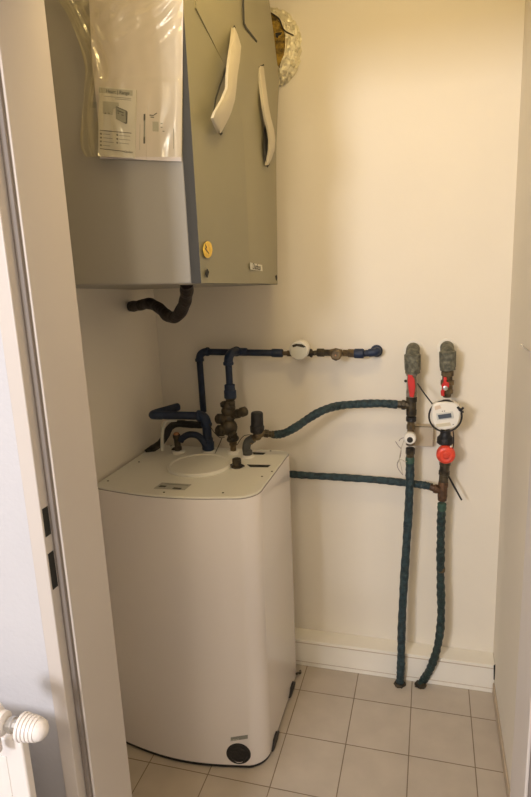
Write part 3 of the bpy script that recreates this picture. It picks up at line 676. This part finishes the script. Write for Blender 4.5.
# ------------------------------------------------------------------ hoses and risers on the right
YR_ = 1.955
def hose(nm, label, pts, r, m, k=10, wb=.0009, cat='hose'):
    b = NB(); tube(b, spline(pts, k), wob(r, wb, 1.9), 18); return tag(obj(nm, b, m, smooth=70), label, cat)
hose('insulated_hose', 'teal wrapped hose arching from the black capped valve to left riser', [PY(Ym+.012, 273.5, 434.8), PY(Ym+.015, 284, 433.2), PY(Ym+.02, 296, 427.0), PY(Ym+.035, 309, 418.2), PY(Ym+.05, 323, 410.4), PY(1.945, 339, 405.8), PY(1.95, 360, 404.0), PY(1.952, 380, 403.4), PY(YR_, 397.5, 404.6)], .0138, TEAL)
hose('insulated_hose', 'teal wrapped hose running straight from behind the tank to right riser', [PY(1.985, 262, 471.0), PY(1.985, 285, 473.6), PY(1.985, 310, 475.6), PY(1.985, 345, 477.6), PY(1.985, 380, 480.2), PY(1.98, 408, 483.2), PY(1.975, 425, 485.4), PY(1.965, 431.5, 487)], .0128, TEAL)
hose('riser_hose', 'dark teal wrapped left riser hose hanging nearly straight to the floor', [PY(YR_, 410.0, 461), PY(YR_, 409.8, 480), PY(YR_-.004, 408.6, 510), PY(YR_-.008, 406.4, 545), PY(YR_-.012, 403.8, 585), PY(YR_-.018, 401.8, 625), PY(YR_-.022, 401.2, 655), PY(YR_-.024, 400.6, 672), PZ(.000, 399.8, 684)], .0143, TEAL)
hose('riser_hose', 'dark green wrapped right riser hose bowing left into the floor', [PY(YR_, 441.6, 508), PY(YR_, 441.0, 530), PY(YR_, 440.6, 552), PY(YR_-.002, 440.6, 580), PY(YR_-.006, 441.2, 605), PY(YR_-.010, 440.2, 630), PY(YR_-.015, 436.2, 652), PY(YR_-.018, 430.0, 669), PZ(.014, 423.5, 680), PZ(-.002, 419.4, 686)], .0138, TEALG, wb=.0014)
for (x, y), nm, lb in (((399.6, 684.5), 'floor_collar', 'torn foam collar where left riser hose enters the floor'), ((420.5, 685.5), 'floor_collar', 'torn foam collar where right riser hose enters the floor')):
    c = PZ(0, x, y); b = NB(); lathe(b, c, c+V(0, 0, 1), [(0, .021), (.006, .0205), (.010, .017)], 20)
    for vtx in b.verts: vtx.co += V(random.uniform(-.003, .003), random.uniform(-.003, .003), 0)
    o = tag(obj(nm, b, BRONZE, smooth=30), lb, 'collar')
b = NB(); collar(b, PY(YR_, 440.9, 567), PY(YR_, 440.9, 571.5), .0148); tag(obj('tape_band', b, BRASS, smooth=40), 'tan tape band around the right riser hose halfway down', 'tape')
# left riser fittings
lr = thing('left_riser_valve', 'left ball valve with long red lever under a grey wall elbow', 'valve', PY(YR_, 412, 386))
el = thing('insulated_elbow', 'grey wrapped pipe elbow out of the wall above the long red lever', 'pipe', PY(YB, 413, 352), group=None)
def wall_el(t, px, top, bot, r, lip):
    b = NB(); ztop = PY(YR_, px, top+8)
    pa = V(ztop.x, YB-.002, ztop.z+.002)
    tube(b, spline([pa, V(ztop.x, YB-.04, ztop.z+.002), V(ztop.x, YR_+.010, ztop.z-.008), V(ztop.x, YR_, ztop.z-.03), PY(YR_, px+.2, bot)], 8), lambda i, t_: r + (.0015 if t_ > .55 else 0), 24)
    o = obj('bend', b, GREYPVC, t, smooth=60)
    b = NB(); c = PY(YR_, px, bot-1); lathe(b, PY(YR_, px, bot-19), PY(YR_, px+.2, bot+1), [(0, r), (.002, r+.004), (.052, r+.003), (.054, r-.002)], 24); obj('socket', b, GREYPVC, t, smooth=40)
    b = NB(); lathe(b, V(ztop.x, YB-.004, ztop.z), V(ztop.x, YB+1, ztop.z), [(0, r+.009), (.0035, r+.010)], 30); obj('wall_rosette', b, TRIM, t, smooth=40)
wall_el(el, 412.4, 345, 373, .0225, 0)
b = NB(); lathe(b, PY(YR_, 411.8, 373), PY(YR_, 411.6, 401), [(0, .017), (.006, .019), (.012, .015), (.03, .0165), (.055, .0165), (.062, .018), (.075, .018), (.085, .015)], 16); obj('body', b, mat('dull_nickel', (.40, .37, .30), .45, metal=.4, col2=(.20, .17, .12), scale=60), lr, smooth=30)
c = PY(YR_, 411.4, 386); cyl(b := NB(), c, c+V(0, -.032, 0), .009, 16, .001); obj('stem', b, STEEL, lr, smooth=35)
b = NB(); yl = YR_-.034
prism(b, [PY(yl, *q) for q in ((407.8, 374.5), (412.5, 375.5), (414.6, 380), (415.4, 387), (414.4, 394), (413.8, 397.4), (409.6, 397.2), (408.6, 390), (407.6, 382))], (0, .005, 0)); obj('lever', b, RED, lr, bevel=.002, label='red lever')
b = NB(); c = PY(YR_-.01, 405.6, 381); ball(b, c, .005); obj('screw', b, BLACK, lr, smooth=60)
lt = thing('left_riser_tee', 'brown brass tee joining the arching teal hose to left riser', 'fitting', PY(YR_, 411, 404))
b = NB(); lathe(b, PY(YR_, 411.6, 396), PY(YR_, 411.2, 418), [(0, .015), (.004, .018), (.018, .018), (.022, .0155), (.045, .0155), (.048, .0175), (.066, .0165)], 16)
lathe(b, PY(YR_, 411, 405.6), PY(YR_, 396.5, 404.2), [(0, .014), (.018, .014), (.020, .017), (.030, .017), (.032, .0135), (.046, .012)], 8); obj('body', b, BRONZE, lt, smooth=30)
b = NB(); lathe(b, PY(YR_, 411.2, 416.5), PY(YR_, 411, 422.5), [(0, .015), (.002, .0175), (.014, .0175), (.017, .015)], 12); obj('union_nut', b, BLACK, lt, smooth=30)
ls = thing('flow_sensor', 'round white sensor with black centre on the left riser', 'sensor', PY(YR_, 410, 438))
b = NB(); lathe(b, PY(YR_, 411, 421.5), PY(YR_, 410.2, 449), [(0, .0125), (.010, .0125), (.011, .0145), (.025, .0145), (.027, .012), (.06, .012), (.062, .0145), (.082, .0145)], 12); obj('body', b, BRASS, ls, smooth=30)
c = PY(YR_-.03, 410, 438.4)
b = NB(); lathe(b, c+V(0, .030, 0), c+V(0, -1, 0), [(0, .012), (.008, .019), (.028, .0205), (.034, .0195), (.037, .016)], 32)
obj('cap', b, WHITE, ls, smooth=40)
b = NB(); lathe(b, c+V(.0, -.0055, -.003), c+V(0, -1, -.003), [(0, .0098), (.003, .0098), (.0036, .008)], 24); obj('black_centre', b, BLACK, ls, smooth=40)
b = NB(); lathe(b, PY(YR_, 410.4, 447.5), PY(YR_, 410, 458.5), [(0, .013), (.002, .0155), (.022, .0155), (.026, .013), (.034, .013)], 8); obj('nut', b, BRONZE, ls, smooth=25)
b = NB(); lathe(b, PY(YR_, 410, 457), PY(YR_, 409.8, 464), [(0, .0138), (.004, .0150), (.014, .0152), (.021, .0145)], 16); obj('tape_end', b, WIREG, ls, smooth=40)
b = NB(); 
for pts in ([(404, 437.5), (400.5, 439), (399.0, 441)], [(395.5, 441.5), (398.5, 446), (401, 449), (400.6, 455), (399, 460), (397.2, 465), (399, 470), (403, 475)]):
    tube(b, spline([PY(YR_-.015, *q) for q in pts], 6), .0011, 6)
tag(obj('cable', b, WIREP, smooth=60), 'thin violet cable dangling beside white round sensor', 'cable')
b = NB()
for pts in ([(404.5, 439), (402, 446), (400.5, 452), (399.5, 459), (401.5, 468), (402.5, 474)], [(404, 460.5), (399.5, 459.5), (397, 463)], [(403, 461), (407, 461.5)]):
    tube(b, spline([PY(YR_-.02, *q) for q in pts], 6), .0012, 6)
tag(obj('cable', b, WIRE, smooth=60), 'thin cream cable looping beside white round sensor', 'cable')
# box on the wall between risers, its beige darkened to carry the shadow there
b = NB(); p0, p1 = PY(1.995, 413.5, 425), PY(1.995, 434.5, 447.5)
box(b, (p0.x, 2.0, p1.z), (p1.x-.004, YB-.001, p0.z-.004)); 
bo = tag(obj('junction_box', b, mat('shaded_beige_box', (.50, .42, .31), .6), bevel=.004), 'beige square wall box behind the two risers', 'box')
b = NB(); box(b, (p0.x+.004, 1.9975, p0.z-.007), (p1.x-.006, 2.0005, p0.z-.0055)); obj('lid_seam', b, BRONZE, bo)
# right riser fittings
el2 = thing('insulated_elbow', 'grey wrapped pipe elbow out of the wall above the electronic heat meter', 'pipe', PY(YB, 448, 352))
wall_el(el2, 447.6, 343.5, 370, .0225, 0)
rv = thing('right_riser_valve', 'right brass ball valve with short red butterfly handle above the heat meter', 'valve', PY(YR_, 447, 384))
b = NB(); lathe(b, PY(YR_, 447.6, 370), PY(YR_, 446.9, 402), [(0, .015), (.005, .020), (.018, .020), (.020, .0165), (.032, .0165), (.034, .0215), (.048, .0215), (.050, .0175), (.064, .0175), (.066, .0195), (.076, .0195), (.080, .013), (.09, .013)], 10); obj('body', b, BRASS, rv, smooth=25)
b = NB(); yl = YR_-.034
prism(b, [PY(yl, *q) for q in ((443.5, 376.6), (447.0, 377.6), (446.6, 382.0), (449.4, 383.0), (448.8, 388.0), (446.0, 389.6), (444.2, 392), (444.6, 396.4), (441.0, 396.2), (440.6, 391.2), (442.6, 388.4), (441.0, 385.4), (443.4, 382.4))], (0, .006, 0)); obj('handle', b, RED, rv, bevel=.0025, label='red butterfly handle')
c = PY(YR_, 445.2, 386); cyl(b := NB(), c, c+V(0, -.036, 0), .008, 12, .001); obj('stem', b, STEEL, rv, smooth=35)
# heat meter
hm = thing('heat_meter', 'white electronic heat meter with display strapped by black band', 'meter', PY(1.92, 446, 416))
ymf = 1.895
poly = [(432.4, 404.6), (437, 402.6), (446, 402.0), (455, 403.0), (459.2, 406.0), (460.8, 412), (459.6, 420), (457.4, 425.6), (452.5, 428.8), (445, 430.2), (438.5, 429.2), (434.4, 426.4), (431.6, 420), (431.0, 412)]
b = NB(); prism(b, [PY(ymf, *q) for q in poly], (0, .035, 0)); obj('housing', b, WHITE, hm, bevel=.005)
b = NB(); prism(b, [PY(ymf-.003, *q) for q in ((436.2, 413.4), (452.8, 411.4), (454.0, 418.4), (437.0, 420.4))], (0, .004, 0)); obj('display_frame', b, mat('grey_plastic', (.60, .60, .56), .4), hm, bevel=.0015)
b = NB(); prism(b, [PY(ymf-.0038, *q) for q in ((437.8, 415.0), (451.0, 413.2), (451.8, 417.4), (438.8, 419.2))], (0, .001, 0)); obj('display', b, LCD, hm)
for q in ((442.4, 411.3), (444.6, 411.1), (453.2, 424.6)):
    b = NB(); p = PY(ymf-.0012, *q); lathe(b, p, p+V(0, 1, 0), [(0, .0016), (.002, .0016)], 10); obj('button', b, DARK, hm)
b = NB(); prism(b, [PY(ymf-.0015, *q) for q in ((435.6, 424.4), (450.0, 422.4), (451.4, 425.4), (437.0, 427.4))], (0, .002, 0)); obj('label_plate', b, mat('aged_label', (.62, .56, .42), .6), hm)
b = NB(); prism(b, [PY(ymf-.0015, *q) for q in ((434.6, 406.6), (440.0, 405.2), (441.5, 408.2), (435.0, 410.4))], (0, .002, 0)); obj('label_plate', b, mat('pink_label', (.68, .55, .42), .6), hm)
cc = (445.4, 416.2); ring = [PY(ymf+.010, cc[0] + 16.4*math.cos(t), cc[1] + 15.4*math.sin(t)) for t in [i*2*math.pi/40 for i in range(41)]]
b = NB(); tube(b, ring, .0030, 8); obj('strap', b, BLACK, hm, smooth=60)
b = NB(); tube(b, spline([PY(ymf, 457.5, 407), PY(ymf-.005, 460.5, 410.0), PY(ymf-.005, 463.4, 407.5)], 5), .0038, 8); tube(b, spline([PY(ymf, 459, 409.5), PY(ymf-.005, 462, 411.6), PY(ymf-.005, 463.5, 411.8)], 5), .0036, 8); obj('cable_plug', b, BLACK, hm, smooth=60)
b = NB(); cyl(b, PY(YR_, 446.6, 400), PY(YR_, 445.6, 432), .013, 16, .001); cyl(b, V(PY(YR_, 446, 414).x, YR_, PY(YR_, 446, 414).z), V(PY(YR_, 446, 414).x, ymf+.03, PY(YR_, 446, 414).z), .014, 16, .001); obj('pipe_section', b, BRONZE, hm, smooth=35)
# diagonal sensor cables
b = NB(); tube(b, spline([PY(YR_-.02, 417.5, 383.5), PY(1.92, 424, 393), PY(1.90, 432.4, 404)], 6), .0022, 8)
tag(obj('meter_cable', b, BLACK, smooth=60), 'straight black cable from the long red lever down to heat meter', 'cable')
b = NB(); tube(b, spline([PY(YR_+.01, 447.4, 474), PY(YR_+.01, 453, 484.5), PY(YR_+.01, 461.6, 500)], 6), lambda i, t: .0022+.0014*(1-abs(t-.5)), 8)
tag(obj('cable_tail', b, BLACK, smooth=60), 'black cable tail sticking out to lower right under the red cap', 'cable')
b = NB(); tube(b, spline([PY(1.93, 453.2, 431), PY(1.93, 453.6, 437), PY(1.93, 453.4, 446), PY(1.925, 451.5, 452)], 6), .0018, 8)
tag(obj('meter_cable', b, BLACK, smooth=60), 'short black cable from heat meter down to the red cap', 'cable')
# black body + red cap
rc_ = thing('red_capped_meter', 'flow sensor with bright red round cap under the heat meter', 'meter', PY(YR_, 446, 452))
b = NB(); lathe(b, PY(YR_, 445.6, 430), PY(YR_, 444.8, 447), [(0, .0165), (.015, .0175), (.018, .019), (.026, .026), (.044, .027), (.050, .020)], 14); obj('body', b, BLACK, rc_, smooth=30)
c = PY(1.925, 445.8, 454.8)
b = NB(); lathe(b, c+V(0, .04, 0), c+V(0, -1, 0), [(0, .024), (.020, .027), (.024, .0300), (.042, .0305), (.045, .029), (.049, .027), (.052, .020), (.0505, .012), (.053, .008), (.053, .001)], 36)
obj('cap', b, REDC, rc_, smooth=30, label='bright red cap')
b = NB(); ball(b, PY(1.905, 450.8, 446.6), .003); obj('seal', b, WHITE, rc_, smooth=60)
b = NB(); lathe(b, PY(YR_, 445.0, 462), PY(YR_, 443, 486), [(0, .019), (.010, .0185), (.012, .0165), (.030, .0165), (.032, .0185), (.044, .0185), (.046, .0155), (.075, .0155)], 12); obj('lower_body', b, BRONZE, rc_, smooth=25)
rt = thing('right_riser_tee', 'brown brass tee joining the lower teal hose to right riser', 'fitting', PY(YR_, 442, 490))
b = NB(); lathe(b, PY(YR_, 443.4, 481), PY(YR_, 441.8, 505), [(0, .014), (.004, .0165), (.020, .0165), (.022, .015), (.045, .0155), (.052, .0165), (.070, .0145)], 16)
lathe(b, PY(YR_, 442.6, 491), PY(YR_, 429.5, 486.8), [(0, .013), (.014, .0145), (.020, .0165), (.028, .0165), (.030, .0125), (.044, .0115)], 8); obj('body', b, mat('rusty_bronze', (.16, .085, .045), .5, metal=.4, col2=(.06, .035, .02), scale=50), rt, smooth=30)
b = NB(); lathe(b, PY(YR_, 442.0, 503), PY(YR_, 441.6, 512), [(0, .0135), (.003, .0155), (.010, .0142), (.016, .0158), (.026, .014)], 14); obj('tape_wrap', b, WIREG, rt, smooth=35)
# small hook on right wall
hk = NB(); A_ = PX(XR, 523.0, 345); B_ = PX(XR, 533, 352)
tube(hk, [A_, A_+V(-.006, 0, 0), B_+V(-.006, 0, 0), B_], .0018, 8)
hko = tag(obj('wall_rail', hk, STEEL, smooth=50), 'thin dark metal rod fixed high on the right wall', 'rail')

# ------------------------------------------------------------------ hall side: radiator with thermostat
YW0 = .785
XR1 = None
rad = thing('radiator', 'white panel radiator at the lower left on the hall wall', 'radiator', (-.95, .70, .15))
pe = PY(.665, 28.0, 752)
xe = pe.x - .011
zr = PY(.665, 20, 742).z
b = NB(); box(b, (xe-1.0, .665, .15), (xe, .683, zr)); obj('panel', b, WHITER, rad, bevel=.004)
for k in range(5):
    b = NB(); x_ = xe-.034-.033*k; box(b, (x_-.012, .6635, .19), (x_+.000, .6655, zr-.035)); obj('rib', b, WHITER, rad, bevel=.001)
for bx0 in (xe-.85, xe-.25):
    b = NB(); box(b, (bx0, .683, .3), (bx0+.03, .7845, zr-.1)); obj('bracket', b, WHITER, rad)
tv = thing('thermostat_valve', 'white ribbed thermostat head at the radiator top corner', 'valve', PY(.68, 18, 722))
dirv = V(1, .05, -.03).normalized()
hc = PY(.640, 32, 728.5)            # near head centre
p0 = hc - dirv*.022
b = NB(); prof_ = [(0, .012), (.002, .0165)]
t = .004
for i in range(5):
    prof_ += [(t, .0215-.0007*i), (t+.0042, .0215-.0009*i), (t+.0046, .0190-.0007*i), (t+.0060, .0190-.0007*i)]; t += .0061
prof_ += [(t, .0170), (t+.006, .0150), (t+.011, .0100), (t+.0135, .004), (t+.014, .0005)]
lathe(b, p0, p0+dirv, prof_, 36); obj('head', b, WHITER, tv, smooth=28)
b = NB(); lathe(b, p0 - dirv*.020, p0+dirv, [(0, .011), (.004, .0125), (.010, .0125), (.012, .010), (.023, .010)], 10); obj('nut', b, STEEL, tv, smooth=30)
b = NB()
lathe(b, p0 - dirv*.060, p0+dirv, [(0, .015), (.002, .0185), (.022, .0195), (.034, .0185), (.038, .012)], 24)
tube(b, spline([p0 - dirv*.045, p0 - dirv*.045 + V(-.004, .004, .012), p0 - dirv*.07 + V(0, .004, .020), p0 - dirv*.10 + V(0, 0, .010)], 6), .0165, 20)
obj('body', b, WHITER, tv, smooth=50)
b = NB(); tube(b, [p0-dirv*.055 + V(0, .004, -.01), p0-dirv*.055+V(-.0, .004, -.06)], .010, 14); obj('tail', b, WHITER, tv, smooth=50)

# ------------------------------------------------------------------ groups of like things
for o in list(COL.objects):
    if o.parent is None and 'label' in o:
        st_ = o.name.split('.')[0]
        if st_ == 'insulated_hose': o['group'] = 'teal wrapped hoses leading to the risers'
        if st_ == 'riser_hose': o['group'] = 'riser hoses going into the floor'
        if st_ == 'insulated_elbow': o['group'] = 'grey wrapped elbows out of the wall'
        if st_ == 'floor_collar': o['group'] = 'foam collars at the floor'
        if st_ == 'meter_cable': o['group'] = 'black cables of the heat meter'
        if st_ == 'cable': o['group'] = 'thin cables at the white sensor'
